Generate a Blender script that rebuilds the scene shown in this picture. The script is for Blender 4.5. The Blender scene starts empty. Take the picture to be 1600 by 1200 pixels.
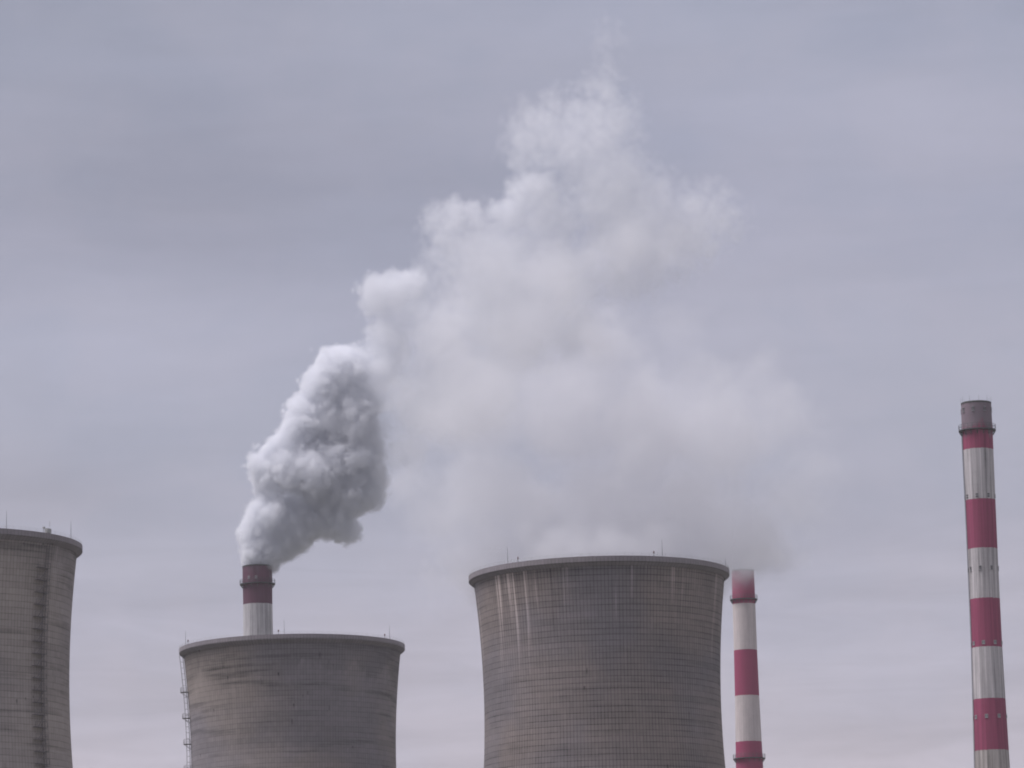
import bpy, bmesh, math, random
import numpy as np
from mathutils import Vector, Matrix

SC = bpy.context.scene
COL = SC.collection
PI = math.pi
R = math.radians

# ------------------------------------------------------------------ camera
FPX = 6600.0                       # focal length in pixels of the 1600 px wide photograph
PITCH, ROLL = R(10.53), R(-1.40)
EYE = Vector((0, 0, 1.7))
cd = bpy.data.cameras.new('camera')
cam = bpy.data.objects.new('camera', cd)
COL.objects.link(cam)
cd.sensor_width = 36.0
cd.lens = 36.0 * FPX / 1600.0
cd.clip_start, cd.clip_end = 0.5, 60000
cam.location = EYE
CR = Matrix.Rotation(PI / 2 + PITCH, 3, 'X') @ Matrix.Rotation(ROLL, 3, 'Z')
cam.rotation_euler = CR.to_euler()
SC.camera = cam
SC.render.resolution_x, SC.render.resolution_y = 1024, 768


def at(px, py, dist):
    """world point seen at photograph pixel (px, py), dist metres north of the camera"""
    d = CR @ Vector(((px - 800) / FPX, (600 - py) / FPX, -1.0))
    return EYE + d * (dist / d.y)


# ------------------------------------------------------------------ render settings
SC.view_settings.view_transform = 'Standard'
SC.view_settings.look = 'None'
SC.view_settings.exposure = 0
SC.view_settings.gamma = 1
cy = SC.cycles
cy.use_denoising = True
cy.denoiser = 'OPENIMAGEDENOISE'
cy.use_adaptive_sampling = True
cy.adaptive_threshold = 0.02
cy.max_bounces = 14
cy.diffuse_bounces = 3
cy.volume_bounces = 12
cy.transparent_max_bounces = 8
cy.volume_step_rate = 2.0
cy.volume_max_steps = 512
cy.filter_width = 1.9

# ------------------------------------------------------------------ sky and sun
SUN_EL, SUN_AZ = R(63), R(-94)     # azimuth from north (+Y), negative = to the left
sun_dir = Vector((math.sin(SUN_AZ) * math.cos(SUN_EL), math.cos(SUN_AZ) * math.cos(SUN_EL), math.sin(SUN_EL)))


class NT:
    """small helper for building node trees"""

    def __init__(s, tree):
        s.t = tree

    def n(s, kind, **kw):
        k = s.t.nodes.new(kind)
        for a, b in kw.items():
            setattr(k, a, b)
        return k

    def link(s, a, b):
        s.t.links.new(a, b)

    def val(s, sock, v):
        if isinstance(v, (int, float)):
            sock.default_value = v
        elif isinstance(v, (tuple, list)):
            sock.default_value = v if len(v) == len(sock.default_value) else tuple(v) + (1,)
        else:
            s.link(v, sock)

    def m(s, op, a, b=None, c=None, clamp=False):
        k = s.n('ShaderNodeMath', operation=op, use_clamp=clamp)
        s.val(k.inputs[0], a)
        if b is not None:
            s.val(k.inputs[1], b)
        if c is not None:
            s.val(k.inputs[2], c)
        return k.outputs[0]

    def mix(s, f, a, b, blend='MIX'):
        k = s.n('ShaderNodeMix', data_type='RGBA', blend_type=blend)
        s.val(k.inputs[0], f)
        s.val(k.inputs[6], a)
        s.val(k.inputs[7], b)
        return k.outputs[2]

    def xyz(s, x, y, z=0.0):
        k = s.n('ShaderNodeCombineXYZ')
        for i, v in enumerate((x, y, z)):
            s.val(k.inputs[i], v)
        return k.outputs[0]

    def noise(s, vec, scale=1.0, detail=3.0, rough=0.5, dist=0.0, lac=2.0):
        k = s.n('ShaderNodeTexNoise')
        s.link(vec, k.inputs['Vector'])
        k.inputs['Scale'].default_value = scale
        k.inputs['Detail'].default_value = detail
        k.inputs['Roughness'].default_value = rough
        k.inputs['Distortion'].default_value = dist
        k.inputs['Lacunarity'].default_value = lac
        return k.outputs['Fac']

    def step(s, x, lo, hi, a=0.0, b=1.0):
        k = s.n('ShaderNodeMapRange', interpolation_type='SMOOTHSTEP')
        s.val(k.inputs[0], x)
        for i, v in enumerate((lo, hi, a, b)):
            k.inputs[i + 1].default_value = v
        return k.outputs[0]

    def white(s, vec):
        k = s.n('ShaderNodeTexWhiteNoise', noise_dimensions='2D')
        s.link(vec, k.inputs[0])
        return k.outputs[0]


def srgb(r, g, b):
    f = lambda c: c / 12.92 if c <= 0.04045 else ((c + 0.055) / 1.055) ** 2.4
    return (f(r / 255), f(g / 255), f(b / 255), 1.0)


def build_world():
    w = bpy.data.worlds.new('World')
    SC.world = w
    w.use_nodes = True
    w.cycles.sampling_method = 'MANUAL'
    w.cycles.sample_map_resolution = 512
    t = w.node_tree
    t.nodes.clear()
    N = NT(t)
    out = N.n('ShaderNodeOutputWorld')
    sky = N.n('ShaderNodeTexSky', sky_type='NISHITA')
    sky.sun_disc = False
    sky.sun_elevation = SUN_EL
    sky.sun_rotation = SUN_AZ
    bg1 = N.n('ShaderNodeBackground')
    N.link(sky.outputs[0], bg1.inputs[0])
    bg1.inputs[1].default_value = 0.06
    tc = N.n('ShaderNodeTexCoord')
    sep = N.n('ShaderNodeSeparateXYZ')
    N.link(tc.outputs['Generated'], sep.inputs[0])
    x, y, z = sep.outputs
    # overcast cloud deck: brightness by elevation
    rp = N.n('ShaderNodeValToRGB')
    N.link(z, rp.inputs[0])
    cr = rp.color_ramp
    stops = [(0.0, srgb(178, 175, 190)), (0.092, srgb(190, 183, 195)), (0.125, srgb(180, 177, 192)),
             (0.17, srgb(172, 173, 190)), (0.22, srgb(170, 171, 190)), (0.275, srgb(166, 169, 188)),
             (0.45, (.50, .51, .62, 1)), (0.75, (.66, .645, .75, 1)), (1.0, (.74, .72, .83, 1))]
    cr.elements[0].position, cr.elements[0].color = stops[0]
    cr.elements[1].position, cr.elements[1].color = stops[-1]
    for p, c in stops[1:-1]:
        e = cr.elements.new(p)
        e.color = c
    az = N.m('DIVIDE', x, N.m('MAXIMUM', N.m('ABSOLUTE', y), 0.05))
    el = z
    # soft cloud structure, stretched along the horizon
    v1 = N.xyz(N.m('MULTIPLY', x, 9.0), N.m('MULTIPLY', y, 9.0), N.m('MULTIPLY', z, 22.0))
    n1 = N.noise(v1, 1.0, 4.0, 0.5, 0.35)
    v2 = N.xyz(N.m('MULTIPLY', x, 16.0), N.m('MULTIPLY', y, 16.0), N.m('MULTIPLY', z, 105.0))
    n2 = N.noise(v2, 1.0, 5.0, 0.58, 0.6)
    v3 = N.xyz(N.m('MULTIPLY', x, 26.0), N.m('MULTIPLY', y, 26.0), N.m('MULTIPLY', z, 36.0))
    n3 = N.noise(v3, 1.0, 5.0, 0.55, 0.3)
    g = N.m('ADD', 1.0, N.m('MULTIPLY', N.m('SUBTRACT', n1, 0.5), 0.30))
    low = N.step(z, 0.10, 0.17, 1.0, 0.25)
    g = N.m('ADD', g, N.m('MULTIPLY', N.m('MULTIPLY', N.m('SUBTRACT', n2, 0.5), 0.60), low))
    g = N.m('ADD', g, N.m('MULTIPLY', N.m('SUBTRACT', n3, 0.5), 0.20))
    # broad darker and lighter banks of the cloud deck (azimuth ratio, sin elevation, widths, amount)
    for a0, e0, sa, se, amt in [(-.085, .232, .075, .022, -.17), (-.12, .275, .07, .02, -.10), (-.10, .192, .06, .014, .09),
                                (-.118, .158, .035, .009, -.13), (.075, .248, .05, .018, .05), (.03, .275, .03, .008, .04), (-.085, .112, .03, .010, -.06), (.105, .155, .05, .02, -.03),
                                (-.012, .228, .022, .012, -.05), (.085, .112, .03, .006, .05), (.11, .098, .05, .006, -.05)]:
        da = N.m('DIVIDE', N.m('SUBTRACT', az, a0), sa)
        de = N.m('DIVIDE', N.m('SUBTRACT', el, e0), se)
        ex = N.m('MULTIPLY', N.m('ADD', N.m('MULTIPLY', da, da), N.m('MULTIPLY', de, de)), -1.0)
        lobe = N.m('MULTIPLY', N.m('POWER', math.e, ex), amt)
        lobe = N.m('MULTIPLY', lobe, N.m('GREATER_THAN', y, 0.0))
        g = N.m('ADD', g, lobe)
    hue = N.mix(N.step(n1, .38, .62), (.99, 1.0, 1.012, 1), (1.006, .999, .992, 1))
    hue2 = N.mix(N.step(n3, .40, .60), (.993, 1.002, 1.008, 1), (1.006, .999, .995, 1))
    tint = N.mix(1.0, N.mix(1.0, rp.outputs[0], hue, 'MULTIPLY'), hue2, 'MULTIPLY')
    vm = N.n('ShaderNodeVectorMath', operation='SCALE')
    N.link(tint, vm.inputs[0])
    N.link(g, vm.inputs['Scale'])
    bg2 = N.n('ShaderNodeBackground')
    N.link(vm.outputs[0], bg2.inputs[0])
    bg2.inputs[1].default_value = 0.965
    ms = N.n('ShaderNodeMixShader')
    ms.inputs[0].default_value = 0.94
    N.link(bg1.outputs[0], ms.inputs[1])
    N.link(bg2.outputs[0], ms.inputs[2])
    N.link(ms.outputs[0], out.inputs[0])


build_world()

sl = bpy.data.lights.new('sun', 'SUN')
sl.energy = 4.2
sl.angle = R(30)
sl.color = (1.0, 0.955, 1.0)
so = bpy.data.objects.new('sun', sl)
COL.objects.link(so)
so.rotation_euler = sun_dir.to_track_quat('Z', 'Y').to_euler()
so.location = (-200, 0, 400)


# ------------------------------------------------------------------ materials
def new_mat(name):
    m = bpy.data.materials.new(name)
    m.use_nodes = True
    t = m.node_tree
    b = t.nodes['Principled BSDF']
    return m, NT(t), b


def plain(name, col, rough=0.6, metal=0.0, var=0.25):
    m, N, b = new_mat(name)
    tc = N.n('ShaderNodeTexCoord')
    f = N.noise(tc.outputs['Object'], 1.3, 4.0)
    c1 = tuple(c * (1 - var) for c in col[:3]) + (1,)
    c2 = tuple(min(1, c * (1 + var)) for c in col[:3]) + (1,)
    N.link(N.mix(f, c1, c2), b.inputs['Base Color'])
    b.inputs['Roughness'].default_value = rough
    b.inputs['Metallic'].default_value = metal
    return m


def uv_xy(N):
    u = N.n('ShaderNodeUVMap', uv_map='UVMap')
    s = N.n('ShaderNodeSeparateXYZ')
    N.link(u.outputs[0], s.inputs[0])
    return s.outputs[0], s.outputs[1]


def concrete_shell(name, seed, base, line=0.30, hsmear=0.2, streak=0.35, ztop=131.0, tone_cut=.22, warm=(.36, .31, .28)):
    """board-marked concrete; UV u counts panels round the shell, v is the height in metres"""
    m, N, b = new_mat(name)
    u, z = uv_xy(N)
    down = N.m('SUBTRACT', ztop, z)
    wob = N.noise(N.xyz(N.m('MULTIPLY', u, 0.05), N.m('MULTIPLY', z, 0.05), seed), 1.0, 2.0)
    row = N.m('DIVIDE', N.m('ADD', z, N.m('MULTIPLY', wob, 0.35)), 1.28)
    fr, ir = N.m('FRACT', row), N.m('FLOOR', row)
    fu, iu = N.m('FRACT', u), N.m('FLOOR', u)
    # lifts and panels, each cast a little differently
    rnd_row = N.white(N.xyz(ir, seed))
    rnd_pan = N.white(N.xyz(iu, ir))
    rnd_blk = N.noise(N.xyz(N.m('MULTIPLY', u, 0.055), N.m('MULTIPLY', ir, 7.31), seed), 1.0, 2.0)
    tone = N.m('ADD', N.m('MULTIPLY', N.m('SUBTRACT', rnd_row, .5), .12), N.m('MULTIPLY', N.m('SUBTRACT', rnd_pan, .5), .10))
    tone = N.m('ADD', tone, N.m('MULTIPLY', N.m('SUBTRACT', rnd_blk, .5), .30))
    # broad weathering
    big = N.noise(N.xyz(N.m('MULTIPLY', u, 0.022), N.m('MULTIPLY', z, 0.05), seed + 3.1), 1.0, 4.0, .55)
    tone = N.m('ADD', tone, N.m('MULTIPLY', N.m('SUBTRACT', big, .5), .80))
    grain = N.noise(N.xyz(N.m('MULTIPLY', u, 0.9), N.m('MULTIPLY', z, 1.1), seed + 9.0), 1.0, 5.0, .65)
    tone = N.m('ADD', tone, N.m('MULTIPLY', N.m('SUBTRACT', grain, .5), .22))
    # dark smears that follow the lifts
    sm = N.noise(N.xyz(N.m('MULTIPLY', u, 0.035), N.m('MULTIPLY', z, 0.55), seed + 5.0), 1.0, 3.0, .5)
    tone = N.m('SUBTRACT', tone, N.m('MULTIPLY', N.step(sm, .54, .70), hsmear))
    # joints
    lh = N.m('MAXIMUM', N.step(fr, .0, .14, 1, 0), N.step(fr, .90, 1.0, 0, 1))
    lv = N.m('MAXIMUM', N.step(fu, .0, .19, 1, 0), N.step(fu, .81, 1.0, 0, 1))
    nl = N.noise(N.xyz(N.m('MULTIPLY', u, 0.12), N.m('MULTIPLY', z, 0.3), seed + 7.0), 1.0, 4.0, .6)
    nv = N.noise(N.xyz(N.m('MULTIPLY', iu, 0.83), N.m('MULTIPLY', z, 0.16), seed + 8.0), 1.0, 3.0, .6)
    kl = N.step(nl, .30, .66, .25, 1.0)
    kv = N.step(nv, .36, .66, .42, 1.0)
    tone = N.m('SUBTRACT', tone, N.m('MULTIPLY', N.m('MULTIPLY', lh, kl), line))
    tone = N.m('SUBTRACT', tone, N.m('MULTIPLY', N.m('MULTIPLY', lv, kv), line * .95))
    # run-off streaks from the rim, pale lime and dark damp
    st = N.noise(N.xyz(N.m('MULTIPLY', u, 0.42), N.m('MULTIPLY', z, 0.012), seed + 11.0), 1.0, 3.0, .6)
    reach = N.noise(N.xyz(N.m('MULTIPLY', u, 0.21), 0.0, seed + 12.0), 1.0, 1.0)
    fade = N.step(N.m('DIVIDE', down, N.m('MULTIPLY', N.m('MAXIMUM', N.m('SUBTRACT', reach, .30), .02), 95.0)), .3, 1.0, 1, 0)
    tone = N.m('ADD', tone, N.m('MULTIPLY', N.m('MULTIPLY', N.step(st, .585, .70), fade), streak))
    st2 = N.noise(N.xyz(N.m('MULTIPLY', u, 0.55), N.m('MULTIPLY', z, 0.02), seed + 15.0), 1.0, 3.0, .6)
    tone = N.m('SUBTRACT', tone, N.m('MULTIPLY', N.m('MULTIPLY', N.step(st2, .64, .76), fade), streak * .7))
    # shade under the rim painted into the tone, with some ragged damp
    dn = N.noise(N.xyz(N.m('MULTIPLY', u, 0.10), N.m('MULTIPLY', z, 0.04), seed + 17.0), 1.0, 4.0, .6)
    shade_damp = N.step(N.m('DIVIDE', down, N.m('MULTIPLY', N.m('MAXIMUM', N.m('SUBTRACT', dn, .28), .03), 34.0)), .25, 1.0, 1, 0)
    tone = N.m('SUBTRACT', tone, N.m('MULTIPLY', shade_damp, tone_cut))
    # small leaks: a dark spot with a short run below
    cu = N.m('DIVIDE', N.m('ADD', u, N.m('MULTIPLY', N.white(N.xyz(N.m('FLOOR', N.m('DIVIDE', z, 3.84)), seed)), 9.0)), 3.0)
    cz = N.m('DIVIDE', N.m('ADD', z, N.m('MULTIPLY', N.white(N.xyz(N.m('FLOOR', cu), seed + .5)), 3.0)), 3.84)
    rc = N.white(N.xyz(N.m('ADD', N.m('FLOOR', cu), seed), N.m('FLOOR', cz)))
    rw = N.white(N.xyz(N.m('FLOOR', cz), N.m('ADD', N.m('FLOOR', cu), seed)))
    fz = N.m('FRACT', cz)
    inb = N.m('MULTIPLY', N.step(N.m('ABSOLUTE', N.m('SUBTRACT', N.m('FRACT', cu), .5)), .03, .13, 1, 0),
              N.m('MULTIPLY', N.step(N.m('SUBTRACT', fz, N.m('MULTIPLY', rw, .5)), .15, .42), N.step(fz, .86, .92, 1, 0)))
    leak = N.m('MULTIPLY', N.m('GREATER_THAN', rc, .952), N.m('SUBTRACT', N.m('MULTIPLY', rw, .75), .02))
    tone = N.m('SUBTRACT', tone, N.m('MULTIPLY', leak, inb))
    fac = N.m('MAXIMUM', N.m('ADD', 1.0, tone), .15)
    hue = N.noise(N.xyz(N.m('MULTIPLY', u, 0.03), N.m('MULTIPLY', z, 0.04), seed + 20.0), 1.0, 3.0)
    col = N.mix(N.step(hue, .35, .65), base, warm)
    vm = N.n('ShaderNodeVectorMath', operation='SCALE')
    N.link(col, vm.inputs[0])
    N.link(fac, vm.inputs['Scale'])
    N.link(vm.outputs[0], b.inputs['Base Color'])
    b.inputs['Roughness'].default_value = 0.9
    b.inputs['Specular IOR Level'].default_value = 0.25
    bp = N.n('ShaderNodeBump')
    bp.inputs['Strength'].default_value = 0.4
    bp.inputs['Distance'].default_value = 0.05
    N.link(fac, bp.inputs['Height'])
    N.link(bp.outputs[0], b.inputs['Normal'])
    return m


def banded_paint(name, seed, bands, red, white, bare, soot_from, soot_amt, streak=0.25):
    """bands: (height from which upward, kind) sorted from the bottom; kind red / white / bare"""
    m, N, b = new_mat(name)
    u, z = uv_xy(N)                        # u 0..1 round the shaft, v height in metres
    cu = N.m('MULTIPLY', u, 2 * PI)
    cx, sx = N.m('COSINE', cu), N.m('SINE', cu)
    edge = N.noise(N.xyz(N.m('MULTIPLY', cx, 9.0), N.m('MULTIPLY', sx, 9.0), N.m('MULTIPLY', z, .8)), 1.0, 3.0)
    ze = N.m('ADD', z, N.m('MULTIPLY', N.m('SUBTRACT', edge, .5), .35))
    cols = {'red': red, 'white': white, 'bare': bare}
    col = N.mix(0.0, cols[bands[0][1]], cols[bands[0][1]])
    for h, k in bands[1:]:
        col = N.mix(N.m('GREATER_THAN', ze, h), col, cols[k])
    isred = N.mix(0.0, (0, 0, 0, 1) if bands[0][1] != 'red' else (1, 1, 1, 1), (0, 0, 0, 1))
    for h, k in bands[1:]:
        isred = N.mix(N.m('GREATER_THAN', ze, h), isred, (1, 1, 1, 1) if k == 'red' else (0, 0, 0, 1))
    v1 = N.xyz(N.m('MULTIPLY', cx, 5.5), N.m('MULTIPLY', sx, 5.5), N.m('ADD', N.m('MULTIPLY', z, .035), seed))
    s1 = N.noise(v1, 1.0, 5.0, .62)
    v2 = N.xyz(N.m('MULTIPLY', cx, 2.2), N.m('MULTIPLY', sx, 2.2), N.m('ADD', N.m('MULTIPLY', z, .22), seed))
    s2 = N.noise(v2, 1.0, 5.0, .6)
    v3 = N.xyz(N.m('MULTIPLY', cx, 16.0), N.m('MULTIPLY', sx, 16.0), N.m('ADD', N.m('MULTIPLY', z, 1.2), seed))
    s3 = N.noise(v3, 1.0, 4.0, .6)
    lift = N.step(N.m('FRACT', N.m('DIVIDE', z, 1.5)), .0, .10, 1, 0)
    t = N.m('MULTIPLY', N.m('SUBTRACT', s1, .5), streak * 4.6)
    t = N.m('ADD', t, N.m('MULTIPLY', N.m('SUBTRACT', s2, .5), .4))
    t = N.m('ADD', t, N.m('MULTIPLY', N.m('SUBTRACT', s3, .5), .25))
    t = N.m('SUBTRACT', t, N.m('MULTIPLY', lift, .07))
    tone_cut = N.n('ShaderNodeSeparateColor')
    N.link(isred, tone_cut.inputs[0])
    t = N.m('MULTIPLY', t, N.m('SUBTRACT', 1.0, N.m('MULTIPLY', tone_cut.outputs[0], .55)))
    vm = N.n('ShaderNodeVectorMath', operation='SCALE')
    N.link(col, vm.inputs[0])
    N.link(N.m('MAXIMUM', N.m('ADD', 1.0, t), .2), vm.inputs['Scale'])
    # soot and bleached paint towards the mouth
    sn = N.noise(N.xyz(N.m('MULTIPLY', cx, 1.6), N.m('MULTIPLY', sx, 1.6), N.m('ADD', N.m('MULTIPLY', z, .12), seed + 4)), 1.0, 4.0, .55)
    sf = N.m('MULTIPLY', N.step(N.m('ADD', z, N.m('MULTIPLY', N.m('SUBTRACT', sn, .5), 14.0)), soot_from, soot_from + 4.0), soot_amt)
    c2 = N.mix(sf, vm.outputs[0], (.155, .147, .162, 1))
    N.link(c2, b.inputs['Base Color'])
    b.inputs['Roughness'].default_value = 0.8
    b.inputs['Specular IOR Level'].default_value = 0.3
    return m


STEEL = plain('dark_steel', (.075, .075, .08), .55, .3)
DULLSTEEL = plain('dull_ladder_steel', (.22, .21, .215), .6, .2)
MIDSTEEL = plain('weathered_ladder_steel', (.115, .10, .105), .6, .2)
GALV = plain('galvanised_steel', (.34, .34, .33), .55, .2)
LAMP_RED = plain('red_lamp_glass', (.10, .03, .03), .3)
LOUVRE = plain('dark_louvre', (.085, .085, .09), .6)
FRAME_PALE = plain('pale_window_frame', (.30, .29, .30), .7)
FRAME_DIM = plain('dull_window_frame', (.24, .21, .23), .7)
LIP = plain('rim_concrete', (.27, .255, .245), .9, 0, .18)
DARK_IN = plain('sooty_lining', (.05, .048, .046), .95)


# ------------------------------------------------------------------ mesh helpers
class MB:
    def __init__(s):
        s.v, s.f, s.uv, s.mi = [], [], [], []

    def face(s, idx, uv=None, mi=0):
        s.f.append(idx)
        s.uv.append(uv)
        s.mi.append(mi)

    def box(s, c, sx, sy, sz, rz=0.0, mi=0):
        b = len(s.v)
        ca, sa = math.cos(rz), math.sin(rz)
        for k in (-1, 1):
            for j in (-1, 1):
                for i in (-1, 1):
                    x, y = i * sx / 2, j * sy / 2
                    s.v.append((c[0] + x * ca - y * sa, c[1] + x * sa + y * ca, c[2] + k * sz / 2))
        for q in ((0, 2, 3, 1), (4, 5, 7, 6), (0, 1, 5, 4), (2, 6, 7, 3), (0, 4, 6, 2), (1, 3, 7, 5)):
            s.face(tuple(b + i for i in q), None, mi)

    def tube(s, p, q, r0, r1=None, seg=8, mi=0):
        r1 = r0 if r1 is None else r1
        p, q = Vector(p), Vector(q)
        d = (q - p).normalized()
        a = d.orthogonal().normalized()
        c = d.cross(a)
        b = len(s.v)
        for k in range(seg):
            w = a * math.cos(2 * PI * k / seg) + c * math.sin(2 * PI * k / seg)
            s.v.append(tuple(p + w * r0))
            s.v.append(tuple(q + w * r1))
        for k in range(seg):
            n = (k + 1) % seg
            s.face((b + 2 * k, b + 2 * n, b + 2 * n + 1, b + 2 * k + 1), None, mi)
        s.face(tuple(b + 2 * k for k in reversed(range(seg))), None, mi)
        s.face(tuple(b + 2 * k + 1 for k in range(seg)), None, mi)

    def revolve(s, prof, seg=128, closed=False, panels=1.0, mi=0):
        """prof: list of (r, z); angle 0 points at local -Y (towards the viewer's side), seam at the back"""
        b = len(s.v)
        n = len(prof)
        for k in range(seg + 1):
            a = -PI + 2 * PI * k / seg
            for r, z in prof:
                s.v.append((r * math.sin(a), -r * math.cos(a), z))
        m = n if closed else n - 1
        for k in range(seg):
            u0, u1 = panels * k / seg, panels * (k + 1) / seg
            for j in range(m):
                jn = (j + 1) % n
                i0, i1, i2, i3 = b + k * n + j, b + (k + 1) * n + j, b + (k + 1) * n + jn, b + k * n + jn
                s.face((i0, i1, i2, i3), ((u0, prof[j][1]), (u1, prof[j][1]), (u1, prof[jn][1]), (u0, prof[jn][1])), mi)

    def build(s, name, mats, parent=None, smooth=False, weld=False):
        me = bpy.data.meshes.new(name)
        me.from_pydata(s.v, [], s.f)
        if any(x is not None for x in s.uv):
            ul = me.uv_layers.new(name='UVMap')
            k = 0
            for fi, f in enumerate(s.f):
                for c in range(len(f)):
                    ul.data[k].uv = s.uv[fi][c] if s.uv[fi] else (0, 0)
                    k += 1
        mats = mats if isinstance(mats, (list, tuple)) else [mats]
        for m in mats:
            me.materials.append(m)
        me.polygons.foreach_set('material_index', s.mi)
        if smooth:
            me.polygons.foreach_set('use_smooth', [True] * len(s.f))
        me.update()
        if weld:
            bm = bmesh.new()
            bm.from_mesh(me)
            bmesh.ops.remove_doubles(bm, verts=bm.verts, dist=1e-4)
            bm.to_mesh(me)
            bm.free()
        if smooth:
            try:
                me.set_sharp_from_angle(angle=R(35))
            except Exception:
                pass
        o = bpy.data.objects.new(name, me)
        COL.objects.link(o)
        o.parent = parent
        return o


def thing(name, label, cat, loc, rz=0.0, group=None):
    o = bpy.data.objects.new(name, None)
    COL.objects.link(o)
    o.location = loc
    o.rotation_euler = (0, 0, rz)
    o.empty_display_size = 5
    o['label'], o['category'] = label, cat
    if group:
        o['group'] = group
    return o


def pol(az, r, z):
    return Vector((r * math.sin(az), -r * math.cos(az), z))


# ------------------------------------------------------------------ ground
def ground():
    mb = MB()
    S = 16000
    mb.v = [(-S, -S, 0), (S, -S, 0), (S, S, 0), (-S, S, 0)]
    mb.face((0, 1, 2, 3))
    m, N, b = new_mat('ground_earth_and_grass')
    tc = N.n('ShaderNodeTexCoord')
    f = N.noise(tc.outputs['Object'], .01, 8.0, .6)
    N.link(N.mix(f, (.05, .058, .032, 1), (.11, .10, .085, 1)), b.inputs['Base Color'])
    b.inputs['Roughness'].default_value = .95
    o = mb.build('ground', m)
    o['kind'] = 'structure'


ground()

# ------------------------------------------------------------------ cooling towers
RT, CC, ZD = 26.0, 75.0, 28.0       # throat radius, hyperbola constant, throat below the rim


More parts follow.
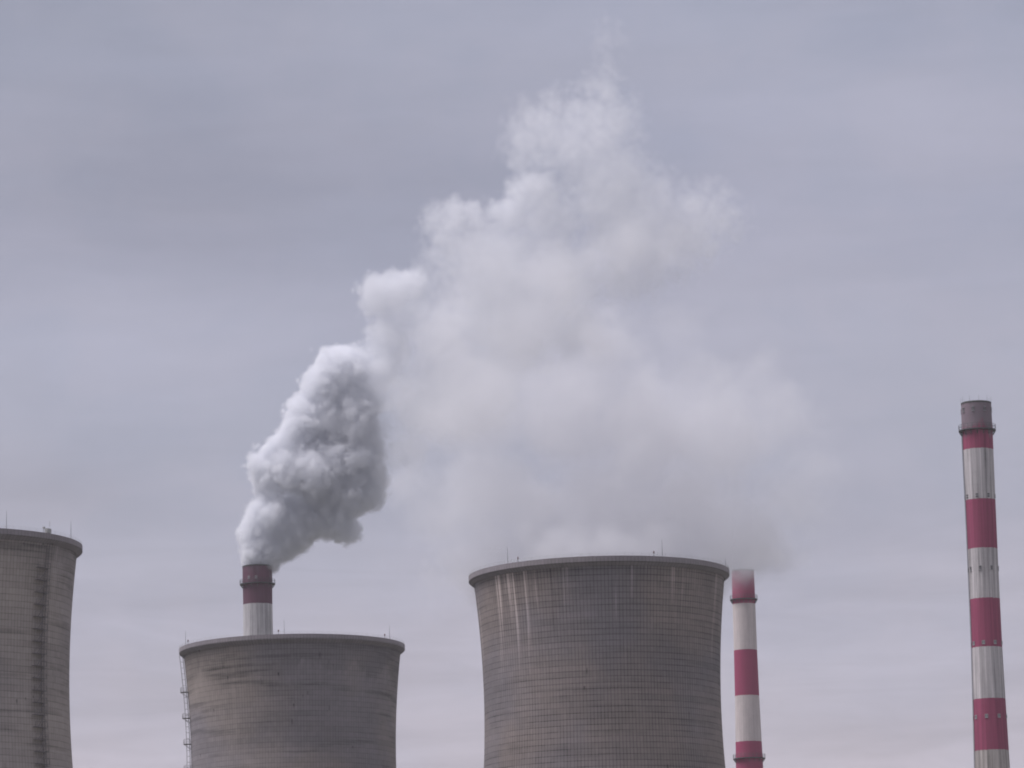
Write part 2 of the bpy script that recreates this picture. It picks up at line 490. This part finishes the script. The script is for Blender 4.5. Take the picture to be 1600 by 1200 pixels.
def cooling_tower(label, px, py, dist, mat, scale=1.0, rods=(), lights=(), ladder=None, ladder_dark=True, cabinet=None, ladder_style=0):
    p = at(px, py, dist)
    H = p.z
    t = thing('cooling_tower', label, 'cooling tower', (p.x, p.y, 0), math.atan2(-p.x, p.y), 'hyperbolic cooling towers of the power station')
    rt, cc, zt = RT * scale, CC * scale, H - ZD * scale

    def rad(z):
        return rt * math.sqrt(1 + ((z - zt) / cc) ** 2)
    n = 84
    zs = [0.02 + (H - 0.02) * i / n for i in range(n + 1)]
    prof = [(rad(z), z) for z in zs]
    inner = [(rad(z) - 0.35, z) for z in reversed(zs[n // 2:])]
    mb = MB()
    mb.revolve(prof, 224, panels=219.0)
    mb.build('shell', mat, t, smooth=True)
    mi = MB()
    mi.revolve([(rad(H) - .002, H)] + inner, 160)
    mi.build('inner_lining', DARK_IN, t, smooth=True)
    # rim: stiffening ledge that overhangs the shell, with an upstand
    r0 = rad(H)
    w, hh = 1.05 * scale, 1.30 * scale
    lp = [(r0 + .01, H - 1.05 * scale), (r0 + w * .92, H - .28 * scale), (r0 + w, H - .18 * scale), (r0 + w, H + hh * .72), (r0 + w - .22, H + hh * .74),
          (r0 + w - .22, H + .10), (r0 - .36, H + .10), (r0 - .36, H + .003), (r0 + .01, H + .003)]
    mr = MB()
    mr.revolve(lp, 224, closed=True, panels=219.0)
    mr.build('rim', RIM_MAT, t)
    # railing on the rim walkway
    rr = MB()
    nposts = 96
    zr = H + hh * .74
    rl = r0 + w - .11
    hr = .62
    for k in range(nposts):
        a = 2 * PI * k / nposts
        b0 = pol(a, rl, zr)
        rr.tube(b0, b0 + Vector((0, 0, hr)), .022, seg=5)
    for h in (.31, hr):
        for k in range(nposts):
            a, a2 = 2 * PI * k / nposts, 2 * PI * (k + 1) / nposts
            rr.tube(pol(a, rl, zr + h), pol(a2, rl, zr + h), .016, seg=5)
    rr.build('railing', GALV, t)
    # lightning rods
    for a in rods:
        a = R(a)
        mb = MB()
        b0 = pol(a, rl - .1, zr - .3)
        mb.tube(b0, b0 + Vector((0, 0, 1.5)), .055, .045, 6)
        mb.tube(b0 + Vector((0, 0, 1.5)), b0 + Vector((0, 0, 3.9)), .045, .018, 6)
        mb.build('lightning_rod', STEEL, t)
    for a in lights:
        a = R(a)
        mb = MB()
        b0 = pol(a, rl, zr)
        mb.tube(b0, b0 + Vector((0, 0, .55)), .05, .05, 6)
        mb.tube(b0 + Vector((0, 0, .55)), b0 + Vector((0, 0, .62)), .05, .17, 10)
        mb.tube(b0 + Vector((0, 0, .62)), b0 + Vector((0, 0, .98)), .17, .15, 10, 1)
        mb.tube(b0 + Vector((0, 0, .98)), b0 + Vector((0, 0, 1.10)), .15, .05, 10, 1)
        mb.build('warning_light', [STEEL, LAMP_RED], t)
    if cabinet is not None:
        a = R(cabinet)
        b0 = pol(a, rl - .2, zr)
        mb = MB()
        mb.box(b0 + Vector((0, 0, .5)), 1.2, .7, .9, a)
        mb.tube(b0 + pol(a + PI / 2, .5, 1.4) - Vector((0, 0, 0)), b0 + pol(a + PI / 2, .5, 2.6), .05, .03, 6)
        mb.tube(b0 + pol(a - PI / 2, 1.3, 0), b0 + pol(a - PI / 2, 1.3, 1.15), .05, .05, 6)
        mb.box(b0 + pol(a - PI / 2, 1.3, 1.0), .45, .35, .35, a)
        mb.build('equipment_cabinet', GALV, t)
    if ladder is not None:
        a = R(ladder)
        lm = MIDSTEEL if ladder_dark else DULLSTEEL
        le = bpy.data.objects.new('ladder', None)
        COL.objects.link(le)
        le.parent = t
        zlo = 60.0
        zz = np.linspace(zlo, H - .9 * scale, 60)
        run = MB()
        half = .36
        for sgn in (-1, 1):
            for i in range(59):
                for off, th in ((.35, .06), (1.15, .04)):
                    r1, r2 = rad(zz[i]) + off, rad(zz[i + 1]) + off
                    run.tube(pol(a + sgn * half / r1, r1, zz[i]), pol(a + sgn * half / r2, r2, zz[i + 1]), th, seg=5)
        z = zlo
        while z < H - 1.2:
            r1 = rad(z) + .35
            run.tube(pol(a - half / r1, r1, z), pol(a + half / r1, r1, z), .03, seg=5)
            if int(round(z * 2)) % 3 == 0:                      # cage hoops
                c0 = [pol(a + s_ * half / r1, rad(z) + o_, z) for s_, o_ in ((-1, .35), (-1.25, .8), (-1, 1.15), (1, 1.15), (1.25, .8), (1, .35))]
                for i in range(5):
                    run.tube(c0[i], c0[i + 1], .03, seg=5)
            z += .5
        run.build('ladder_run', lm, le)
        step = 6.6 if ladder_style == 0 else 2.45
        z = H - 10.3 if ladder_style == 0 else H - 6.0
        side = 1
        while z > zlo:
            lg = MB()
            r1 = rad(z)
            if ladder_style == 0:                               # landing with a rail, seen against the sky
                c = pol(a, r1 + .95, z)
                lg.box(c, 2.2, 1.9, .12, a)
                for sx in (-1, 1):
                    for sy in (0, 1):
                        q = pol(a + sx * 1.05 / r1, r1 + .3 + sy * 1.55, z)
                        lg.tube(q, q + Vector((0, 0, 1.15)), .04, seg=5)
                for h in (.6, 1.15):
                    pts = [pol(a + sx * 1.05 / r1, r1 + o_, z + h) for sx, o_ in ((-1, .3), (-1, 1.85), (1, 1.85), (1, .3))]
                    for i in range(3):
                        lg.tube(pts[i], pts[i + 1], .035, seg=5)
                lg.box(pol(a, r1 + 1.86, z + .18), 2.2, .04, .3, a)
                for sx in (-1, 1):
                    lg.tube(pol(a + sx * .9 / r1, r1 + 1.6, z - .08), pol(a + sx * .9 / r1, rad(z - 1.3) + .05, z - 1.3), .05, seg=5)
            else:                                               # stair landing beside the run with its flight
                wid = 2.5
                c = pol(a - (wid / 2) / r1, r1 + .55, z)
                lg.box(c, wid + 1.0, .8, .10, a - (wid / 2) / r1)
                for dx in (-wid - .4, -wid * .5, .5):
                    q = pol(a + dx / r1, r1 + .92, z)
                    lg.tube(q, q + Vector((0, 0, 1.05)), .04, seg=5)
                lg.tube(pol(a + (-wid - .4) / r1, r1 + .92, z + 1.05), pol(a + .5 / r1, r1 + .92, z + 1.05), .04, seg=5)
                x0, x1 = (-.2, -wid + .2) if side > 0 else (-wid + .2, -.2)
                rb = rad(z - step)
                lg.tube(pol(a + x0 / r1, r1 + .9, z), pol(a + x1 / rb, rb + .9, z - step), .08, seg=6)
                side = 1
            lg.build('landing', lm, le)
            z -= step
    return t


RIM_MAT = concrete_shell('rim_board_marked_concrete', 2.7, (.215, .195, .21, 1), line=.35, hsmear=.05, streak=.1, ztop=200, warm=(.22, .198, .205, 1))
CONC_A = concrete_shell('weathered_grey_concrete', 1.3, (.174, .157, .165, 1), line=.62, hsmear=.16, streak=1.5, ztop=131.5, warm=(.215, .180, .166, 1))
CONC_B = concrete_shell('smeared_grey_concrete', 41.7, (.190, .172, .180, 1), line=.34, hsmear=.36, streak=.10, ztop=129, warm=(.236, .202, .182, 1))
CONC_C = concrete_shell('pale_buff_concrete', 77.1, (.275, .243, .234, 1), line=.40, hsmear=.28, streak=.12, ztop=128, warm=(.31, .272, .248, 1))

cooling_tower('large grey concrete cooling tower with white streaked rim, steaming, in front of a striped chimney', 936, 904, 925, CONC_A,
              rods=(-43.3, 28.7, 100, 172, 244), lights=(-37.2, 24.5, 95, 167, 239))
cooling_tower('smaller grey cooling tower before the smoking maroon-topped chimney, caged ladder on its left edge', 456.5, 1018, 1073, CONC_B,
              rods=(-70, -3.8, 59.4, 122, 186, 236), lights=(-6.7, 54.5, -66, 118, 182), ladder=-84, ladder_dark=False)
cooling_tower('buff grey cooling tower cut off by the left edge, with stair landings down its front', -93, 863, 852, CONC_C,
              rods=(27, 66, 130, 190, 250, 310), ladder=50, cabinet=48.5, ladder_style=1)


# ------------------------------------------------------------------ chimneys
def chimney(label, dist, axis, radii, bands, rows, galleries, red, white, bare, soot_from_y, soot_amt, seed, streak, lamp_rods=10, ladder=None):
    """axis: ((x, y) top, (x, y) lower) in photograph pixels; radii: (y, radius px); bands: (lower edge y, kind) from the top"""
    (xa, ya), (xb, yb) = axis

    def zof(y):
        return at(xa + (xb - xa) * (y - ya) / (yb - ya), y, dist).z
    mpp = (at(xa + 1, ya, dist) - at(xa, ya, dist)).length
    top = at(xa, ya, dist)
    H = top.z
    t = thing('chimney', label, 'chimney', (top.x, top.y, 0), math.atan2(-top.x, top.y), 'red and white banded chimneys')
    rz = sorted((zof(y), r * mpp) for y, r in radii)
    zlo, rlo = rz[0]
    zn, rn = rz[1]
    slope = max(.012, (rlo - rn) / (zn - zlo))
    rz = [(0.02, rlo + slope * zlo)] + rz

    def rad(z):
        for (z0, r0), (z1, r1) in zip(rz, rz[1:]):
            if z <= z1:
                return r0 + (r1 - r0) * (z - z0) / (z1 - z0)
        return rz[-1][1]
    zs = sorted(set([0.02, H] + [H * i / 90 for i in range(1, 90)] + [a for a, _ in rz if a < H]))
    bl = []
    for y, k in reversed(bands):
        bl.append((zof(y) if y is not None else -1.0, k))
    mat = banded_paint('banded_chimney_paint', seed, bl, red, white, bare, zof(soot_from_y), soot_amt, streak)
    mb = MB()
    mb.revolve([(rad(z), z) for z in zs], 96)
    mb.build('shaft', mat, t, smooth=True)
    # mouth: rounded rim and the flue inside
    rH = rad(H)
    fl = MB()
    fl.revolve([(rH - .45, H - 14), (rH - .45, H + .12), (rH - .3, H + .22), (rH - .08, H + .2), (rH + .05, H + .05), (rH + .05, H - .25), (rH - .02, H - .28)], 96)
    fl.build('flue_mouth', DARK_IN, t, smooth=True)
    for gy in galleries:
        z = zof(gy)
        r = rad(z)
        w = .085 * 2 * r + .15
        g = MB()
        g.revolve([(r + .005, z - .28), (r + w, z - .22), (r + w, z), (r + .005, z)], 64)
        nb = 16
        for k in range(nb):
            a = 2 * PI * k / nb
            g.tube(pol(a, r + w * .92, z - .2), pol(a, r + .02, z - 1.35), .09, seg=5)
        go = g.build('gallery', STEEL, t)
        rl = MB()
        npst = 24
        for k in range(npst):
            a, a2 = 2 * PI * k / npst, 2 * PI * (k + 1) / npst
            rl.tube(pol(a, r + w - .06, z), pol(a, r + w - .06, z + 1.25), .05, seg=5)
            for h in (.65, 1.25):
                rl.tube(pol(a, r + w - .06, z + h), pol(a2, r + w - .06, z + h), .04, seg=5)
        rl.build('railing', STEEL, go)
    for (wy, style, phase, nn, ww, hh) in rows:
        z = zof(wy)
        r = rad(z)
        for az in (phase if isinstance(phase, list) else [phase + 360.0 / nn * k for k in range(nn)]):
            if abs((az + 180) % 360 - 180) > 118:
                continue
            a = R(az)
            wb = MB()
            c = pol(a, r + .02, z)
            if style == 'dark':
                wb.box(c, ww, .18, hh, a, 0)
                wb.box(pol(a, r + .10, z + hh * .5 + .05), ww + .16, .2, .10, a, 1)
                wb.box(pol(a, r + .10, z - hh * .5 - .05), ww + .16, .2, .10, a, 1)
                wb.box(pol(a, r + .115, z), ww * .12, .03, hh * .96, a, 1)
            elif style == 'pair':
                for s_ in (-1, 1):
                    wb.box(pol(a, r + .02, z + s_ * hh * .27), ww, .16, hh * .36, a, 0)
                wb.box(pol(a, r + .03, z), ww * 1.05, .1, hh * .12, a, 1)
            else:
                wb.box(c, ww, .20, hh, a, 1)
                for s_ in (-1, 1):
                    wb.box(pol(a + s_ * ww * .24 / r, r + .135, z + hh * .08), ww * .22, .04, hh * .6, a, 0)
            wb.build('window', [LOUVRE, FRAME_DIM if style == 'dim' else FRAME_PALE], t)
    if ladder is not None:
        a = R(ladder)
        lb = MB()
        zz = [H * .35 + (zof(galleries[0]) - .4 - H * .35) * i / 70 for i in range(71)]
        for sg in (-1, 1):
            for z0, z1 in zip(zz, zz[1:]):
                r0, r1 = rad(z0) + .2, rad(z1) + .2
                lb.tube(pol(a + sg * .3 / r0, r0, z0), pol(a + sg * .3 / r1, r1, z1), .05, seg=5)
        z = zz[0]
        while z < zz[-1]:
            r0 = rad(z) + .2
            lb.tube(pol(a - .3 / r0, r0, z), pol(a + .3 / r0, r0, z), .03, seg=5)
            z += .45
        lb.build('ladder', STEEL, t)
    for k in range(lamp_rods):
        a = 2 * PI * k / lamp_rods + .2
        mb = MB()
        mb.tube(pol(a, rH + .02, H - .6), pol(a, rH + .02, H + 1.5), .04, .02, 6)
        mb.build('lightning_rod', STEEL, t)
    return t


RED_R = (.245, .044, .095, 1)
chimney('tall slender red and white chimney standing alone at the right, grey faded mouth, no smoke', 1014,
        ((1525, 630.5), (1548.5, 1174)), [(630.5, 23.4), (672, 24.0), (782, 23.4), (860, 23.2), (940, 23.3), (1013, 23.6), (1094, 25.0), (1174, 26.5)],
        [(703.5, 'red'), (782, 'white'), (858.5, 'red'), (936.5, 'white'), (1012.5, 'red'), (1093, 'white'), (1173.5, 'red'), (None, 'bare')],
        [(642, 'dark', -12, 8, .55, .95), (777, 'pair', -12, 8, .55, 1.05), (890, 'dark', -12, 8, .5, .95), (1006, 'pale', -12, 8, .75, .95), (1121, 'pale', -12, 8, .75, .95)],
        [672.5], RED_R, (.385, .36, .36, 1), (.33, .30, .28, 1), 684, .85, 3.3, .62, ladder=-74)
chimney('red and white chimney right behind the large cooling tower, its mouth hidden in steam', 1350,
        ((1160.6, 892), (1169.8, 1190)), [(892, 17.5), (944, 17.8), (1016, 18.1), (1088, 18.9), (1160, 20.3), (1190, 20.9)],
        [(944.3, 'red'), (1016.4, 'white'), (1087.8, 'red'), (1159.5, 'white'), (1231, 'red'), (1303, 'white'), (None, 'bare')],
        [], [936.6, 1185], (.265, .040, .095, 1), (.49, .435, .42, 1), (.33, .30, .28, 1), 860, .2, 8.1, .16)
chimney('chimney with dark maroon top pouring thick smoke, standing behind the smaller tower', 1286,
        ((402, 885.5), (404, 1100)), [(885.5, 23.2), (945, 22.8), (1000, 23.2), (1100, 24.0)],
        [(945, 'red'), (1030, 'white'), (1115, 'red'), (None, 'white')],
        [(904.5, 'dim', [-35, -5, 145, 175], 0, .8, .95)], [912.5], (.105, .042, .068, 1), (.40, .385, .39, 1), (.3, .28, .26, 1), 903, .35, 12.9, .55)


# ------------------------------------------------------------------ smoke and steam
def octave_noise(shape, h, scales, rng, billow=True):
    """sum of band-limited random fields (FFT); h voxel size, scales in metres; returns about 0..1 centred"""
    nz, ny, nx = shape
    kz = np.fft.fftfreq(nz, h)[:, None, None].astype(np.float32)
    ky = np.fft.fftfreq(ny, h)[None, :, None].astype(np.float32)
    kx = np.fft.rfftfreq(nx, h)[None, None, :].astype(np.float32)
    k = np.sqrt(kz * kz + ky * ky + kx * kx)
    out = np.zeros(shape, np.float32)
    tot = 0.0
    w0 = np.fft.rfftn(rng.standard_normal(shape, dtype=np.float32)).astype(np.complex64)
    for i, (s, amp) in enumerate(scales):
        k0 = 1.0 / s
        filt = np.exp(-((k - k0) / (.38 * k0)) ** 2).astype(np.float32)
        f = np.fft.irfftn(np.roll(w0, i * 7, axis=0) * filt, s=shape).astype(np.float32)
        f /= f.std() + 1e-9
        f = np.clip(np.abs(f) * .8, 0, 2.0) - .62 if billow else f * .5
        out += amp * f
        tot += amp
    return out / tot


def puff_volume(name, label, puffs, dist, h, seed, mat, billow_scales, wisp_scales, spawn, pad, cat, mod=.3, sub=0):
    """puffs: (px, py, radius px, depth offset m, density, edge m, billow m, wisp m)"""
    rnd = random.Random(seed)
    rng = np.random.default_rng(seed)
    mpp = dist / FPX
    P = []
    for (px, py, r, dy, den, edge, ba, wa) in puffs:
        c = at(px, py, dist) + Vector((0, dy, 0))
        rr = r * mpp
        P.append((c, rr, den, edge, ba, wa))
        for k in range(spawn):
            d = Vector((rnd.gauss(0, 1), rnd.gauss(0, 1), rnd.gauss(0, 1))).normalized()
            f = rnd.uniform(.4, .7)
            cc_, rc_ = c + d * rr * (.98 - f * .75), rr * f
            P.append((cc_, rc_, den, edge, ba, wa))
            for q in range(sub):
                d2 = (Vector((rnd.gauss(0, 1), rnd.gauss(0, 1), rnd.gauss(0, 1))).normalized() + d * .8).normalized()
                f2 = rnd.uniform(.35, .55)
                P.append((cc_ + d2 * rc_ * (1.0 - f2 * .6), rc_ * f2, den, edge, ba, wa))
    lo = Vector([min(c[i] - r for c, r, *_ in P) - pad for i in range(3)])
    hi = Vector([max(c[i] + r for c, r, *_ in P) + pad for i in range(3)])
    nx, ny, nz = [int(math.ceil((hi[i] - lo[i]) / h)) + 1 for i in range(3)]
    fast = lambda n: next(m for m in range(n, n + 64) if max(_pf(m)) <= 7)
    nx, ny, nz = fast(nx), fast(ny), fast(nz)
    E = np.full((nz, ny, nx), 1e-12, np.float32)
    acc = [np.zeros((nz, ny, nx), np.float32) for _ in range(4)]
    X = np.arange(nx, dtype=np.float32) * h + lo.x
    Y = np.arange(ny, dtype=np.float32) * h + lo.y
    Z = np.arange(nz, dtype=np.float32) * h + lo.z
    for c, r, den, edge, ba, wa in P:
        K = max(.5, .12 * r)
        mar = r + max(pad * .8, 3.0)
        i0, i1 = [max(0, min(nx, int((c.x + s * mar - lo.x) / h))) for s in (-1, 1)]
        j0, j1 = [max(0, min(ny, int((c.y + s * mar - lo.y) / h))) for s in (-1, 1)]
        k0, k1 = [max(0, min(nz, int((c.z + s * mar - lo.z) / h))) for s in (-1, 1)]
        if i1 <= i0 or j1 <= j0 or k1 <= k0:
            continue
        d = np.sqrt((X[None, None, i0:i1] - c.x) ** 2 + (Y[None, j0:j1, None] - c.y) ** 2 + (Z[k0:k1, None, None] - c.z) ** 2)
        e = np.exp(np.clip((r - d) / 1.2, -20, 30)).astype(np.float32)
        sl_ = (slice(k0, k1), slice(j0, j1), slice(i0, i1))
        E[sl_] += e
        for a, v in zip(acc, (den, edge, ba, wa)):
            a[sl_] += e * v
    s = 1.2 * np.log(E)
    den, edge, ba, wa = [a / E for a in acc]
    del acc, E
    s += ba * octave_noise((nz, ny, nx), h, billow_scales, rng, True)
    s += wa * octave_noise((nz, ny, nx), h, wisp_scales, rng, False)
    q = np.clip(s / np.maximum(edge, .2), 0, 1)
    D = den * q * q * (3 - 2 * q)
    D *= np.clip(1 + mod * octave_noise((nz, ny, nx), h, wisp_scales, rng, False), .3, 2)
    D[:2], D[-2:], D[:, :2], D[:, -2:], D[:, :, :2], D[:, :, -2:] = 0, 0, 0, 0, 0, 0
    D = D.astype(np.float32).ravel()
    # the density samples as points of the object's own mesh, turned into a volume by a modifier
    me = bpy.data.meshes.new(name)
    n = nx * ny * nz
    me.vertices.add(n)
    co = np.empty((nz, ny, nx, 3), np.float32)
    base = at(puffs[0][0], puffs[0][1], dist)
    co[..., 0] = X[None, None, :] - base.x
    co[..., 1] = Y[None, :, None] - base.y
    co[..., 2] = Z[:, None, None] - base.z
    me.vertices.foreach_set('co', co.ravel())
    at_ = me.attributes.new('smoke', 'FLOAT', 'POINT')
    at_.data.foreach_set('value', D)
    me.materials.append(mat)
    o = bpy.data.objects.new(name, me)
    COL.objects.link(o)
    o.location = base
    o['label'], o['category'], o['kind'] = label, cat, 'stuff'
    t = bpy.data.node_groups.new(name + '_volume', 'GeometryNodeTree')
    t.interface.new_socket('Geometry', in_out='INPUT', socket_type='NodeSocketGeometry')
    t.interface.new_socket('Geometry', in_out='OUTPUT', socket_type='NodeSocketGeometry')
    N = NT(t)
    gi, go = N.n('NodeGroupInput'), N.n('NodeGroupOutput')
    pos = N.n('GeometryNodeInputPosition')
    sub = N.n('ShaderNodeVectorMath', operation='SUBTRACT')
    mn = (X[0] - base.x, Y[0] - base.y, Z[0] - base.z)
    N.link(pos.outputs[0], sub.inputs[0])
    sub.inputs[1].default_value = mn
    sc = N.n('ShaderNodeVectorMath', operation='SCALE')
    N.link(sub.outputs[0], sc.inputs[0])
    sc.inputs['Scale'].default_value = 1.0 / h
    sp = N.n('ShaderNodeSeparateXYZ')
    N.link(sc.outputs[0], sp.inputs[0])
    ints = []
    for i in range(3):
        f = N.n('FunctionNodeFloatToInt', rounding_mode='ROUND')
        N.link(sp.outputs[i], f.inputs[0])
        ints.append(f.outputs[0])
    m1 = N.n('FunctionNodeIntegerMath', operation='MULTIPLY_ADD')
    N.link(ints[2], m1.inputs[0])
    m1.inputs[1].default_value = ny
    N.link(ints[1], m1.inputs[2])
    m2 = N.n('FunctionNodeIntegerMath', operation='MULTIPLY_ADD')
    N.link(m1.outputs[0], m2.inputs[0])
    m2.inputs[1].default_value = nx
    N.link(ints[0], m2.inputs[2])
    na = N.n('GeometryNodeInputNamedAttribute', data_type='FLOAT')
    na.inputs[0].default_value = 'smoke'
    si = N.n('GeometryNodeSampleIndex', data_type='FLOAT', domain='POINT')
    N.link(gi.outputs[0], si.inputs[0])
    N.link(na.outputs[0], si.inputs['Value'])
    N.link(m2.outputs[0], si.inputs['Index'])
    vc = N.n('GeometryNodeVolumeCube')
    N.link(si.outputs[0], vc.inputs['Density'])
    vc.inputs['Min'].default_value = mn
    vc.inputs['Max'].default_value = (mn[0] + h * (nx - 1), mn[1] + h * (ny - 1), mn[2] + h * (nz - 1))
    vc.inputs['Resolution X'].default_value = nx
    vc.inputs['Resolution Y'].default_value = ny
    vc.inputs['Resolution Z'].default_value = nz
    sm = N.n('GeometryNodeSetMaterial')
    N.link(vc.outputs[0], sm.inputs[0])
    sm.inputs['Material'].default_value = mat
    N.link(sm.outputs[0], go.inputs[0])
    md = o.modifiers.new('volume', 'NODES')
    md.node_group = t
    print('VOLUME', name, nx, ny, nz, n)
    return o


def _pf(n):
    r, p = [1], 2
    while n > 1:
        while n % p == 0:
            r.append(p)
            n //= p
        p += 1
    return r


def smoke_mat(name, col, g):
    m = bpy.data.materials.new(name)
    m.use_nodes = True
    t = m.node_tree
    t.nodes.clear()
    N = NT(t)
    o = N.n('ShaderNodeOutputMaterial')
    v = N.n('ShaderNodeVolumePrincipled')
    v.inputs['Color'].default_value = col
    v.inputs['Density'].default_value = 1.0
    v.inputs['Anisotropy'].default_value = g
    N.link(v.outputs[0], o.inputs['Volume'])
    return m


SMOKE = smoke_mat('flue_smoke', (.875, .884, .908, 1), .1)
STEAM = smoke_mat('tower_steam', (.875, .875, .892, 1), .2)

rj = random.Random(5)
# thick young smoke: (px, py, r)
young = [(403, 878, 20), (404, 860, 18), (418, 862, 21), (397, 840, 18), (418, 850, 24), (440, 850, 22), (407, 815, 21), (430, 805, 38), (470, 818, 34),
         (462, 846, 18), (505, 800, 36), (545, 778, 40), (574, 766, 28), (530, 822, 18), (538, 833, 8), (416, 748, 27), (450, 735, 44), (500, 740, 58), (548, 725, 50),
         (412, 722, 20), (455, 690, 28), (482, 660, 34), (520, 665, 58), (558, 665, 42), (470, 640, 18), (500, 610, 30), (530, 582, 42), (512, 568, 26), (548, 578, 34),
         (560, 630, 40), (575, 705, 28), (588, 745, 18), (540, 620, 40)]
mid = [(580, 620, 30), (600, 575, 34), (615, 530, 36), (600, 465, 25), (622, 455, 27), (652, 440, 15), (592, 450, 17)]
old = [(690, 425, 34), (675, 392, 20), (640, 490, 44), (690, 525, 66), (900, 240, 60), (1060, 370, 55), (960, 350, 70), (715, 355, 36), (686, 350, 21), (755, 362, 36), (700, 392, 32), (780, 425, 85), (840, 300, 34), (822, 310, 28), (855, 350, 65), (850, 205, 56), (878, 162, 26), (822, 245, 40),
       (812, 182, 20), (925, 205, 56), (980, 185, 36), (945, 135, 34), (945, 95, 16), (952, 55, 14), (940, 40, 8), (955, 285, 76), (1020, 325, 56), (1000, 375, 66),
       (1085, 335, 48), (1125, 335, 40), (1105, 302, 18), (1150, 350, 22), (880, 430, 75), (975, 420, 58), (1040, 400, 34), (800, 520, 85), (900, 520, 60),
       (720, 610, 95), (650, 640, 60), (770, 480, 75), (1010, 440, 26), (640, 700, 40), (1060, 430, 24), (1100, 380, 40), (830, 215, 36)]
SP = []
for px, py, r in young:
    near = max(0.0, min(1.0, (885 - py) / 110))
    SP.append((px, py, r * (.70 + .14 * near), rj.uniform(-1, 1) * r * .06, .62 - .18 * near, .8 + .3 * near, 1.7 + .8 * near, .3 + .2 * near))
for px, py, r in [(604, 462, 26), (592, 452, 18), (624, 450, 26), (652, 438, 15), (640, 452, 18)]:
    SP.append((px, py, r * .86, 2.0, .18, 1.5, 2.6, .9))
for px, py, r in [(688, 350, 20), (712, 350, 24), (742, 352, 22), (700, 385, 24), (838, 296, 26), (820, 305, 24), (850, 320, 30), (800, 340, 30)]:
    SP.append((px, py, r, -6.0, .14, 2.4, 3.0, 1.2))
for px, py, r in mid:
    SP.append((px, py, r, rj.uniform(-1, 1) * r * .08, .13, 2.4, 3.0, 1.0))
for px, py, r in old:
    SP.append((px, py, r, rj.uniform(-1, 1) * r * .10, .055 * (.7 if py < 110 else 1), 7.0, 5.5, 1.6))
puff_volume('smoke_plume', 'dense billowing grey and white smoke plume leaning right from the maroon-topped chimney', SP, 1286.0, .55, 11, SMOKE,
            [(11, 1.0), (5.5, .85), (2.9, .6)], [(18, 1.0), (9, .8), (4.5, .6), (2.2, .4)], 6, 9.0, 'smoke plume', .25, 2)

# (px, py, r, depth, density)
fresh = [(800, 905, 70, 10, .09), (860, 893, 74, 12, .10), (936, 888, 76, 12, .10), (1010, 886, 74, 10, .10), (1075, 886, 62, 8, .10), (936, 888, 76, -10, .08), (770, 900, 50, 14, .09),
         (860, 890, 70, -8, .08), (1010, 885, 70, -8, .08), (760, 862, 75, 8, .08), (718, 872, 50, 8, .06), (688, 884, 38, 10, .035), (850, 820, 105, 5, .07), (950, 800, 120, 5, .07),
         (1060, 810, 115, 5, .07), (1150, 830, 95, 8, .08), (1188, 842, 52, 14, .13), (1220, 848, 50, 14, .07), (1150, 840, 50, 14, .15), (1163, 845, 42, 18, .17), (1120, 864, 44, 14, .14), (985, 392, 60, -5, .045), (1045, 405, 44, -5, .04), (930, 400, 50, -5, .035), (862, 440, 64, -5, .055), (940, 545, 58, -5, .08), (835, 500, 36, -5, .07), (742, 632, 38, -8, .075), (800, 665, 30, -8, .07),
         (1230, 770, 90, 10, .05), (1265, 720, 70, 10, .03), (1290, 760, 50, 10, .015), (760, 760, 110, 5, .06), (690, 790, 85, 10, .045), (645, 745, 60, 12, .04), (640, 660, 58, 12, .045),
         (690, 650, 80, 10, .045), (760, 640, 120, 0, .05), (880, 640, 115, 0, .06), (1000, 670, 110, 0, .065), (1120, 680, 110, 5, .06), (1210, 640, 85, 5, .04), (1190, 575, 55, 5, .026),
         (1090, 600, 80, 5, .04), (960, 590, 70, 0, .045), (700, 520, 85, 8, .04), (650, 560, 48, 10, .045), (770, 430, 80, 8, .03), (820, 520, 115, 5, .035), (710, 440, 50, 10, .028),
         (900, 450, 80, 5, .022), (950, 520, 80, 5, .025), (1060, 510, 60, 5, .018), (630, 610, 40, 12, .04), (1010, 600, 60, 8, .05), (880, 600, 50, 8, .05)]
ST = [(px, py, r, dy, den, min(12.0, r * .141 * (.5 if den > .058 else .85)), 4.5, 3.0) for px, py, r, dy, den in fresh]
puff_volume('steam_cloud', 'soft pale steam cloud spreading up from the mouth of the large cooling tower', ST, 930.0, .62, 23, STEAM,
            [(20, 1.0), (10, .8), (5, .5)], [(24, 1.0), (12, .8), (6, .5), (3, .3)], 3, 10.0, 'steam cloud', .22)


# ------------------------------------------------------------------ the air
def haze():
    mb = MB()
    mb.box((0, 0, 229), 33000, 33000, 460)
    m = bpy.data.materials.new('thin_winter_haze')
    m.use_nodes = True
    t = m.node_tree
    t.nodes.clear()
    N = NT(t)
    o = N.n('ShaderNodeOutputMaterial')
    v = N.n('ShaderNodeVolumePrincipled')
    v.inputs['Color'].default_value = (.97, .97, 1.0, 1)
    v.inputs['Density'].default_value = 4.6e-5
    v.inputs['Anisotropy'].default_value = 0.1
    N.link(v.outputs[0], o.inputs['Volume'])
    h = mb.build('haze', m)
    h['kind'] = 'stuff'
    h['label'] = 'thin bluish haze in the air between the camera and the power station'
    h['category'] = 'haze'


haze()
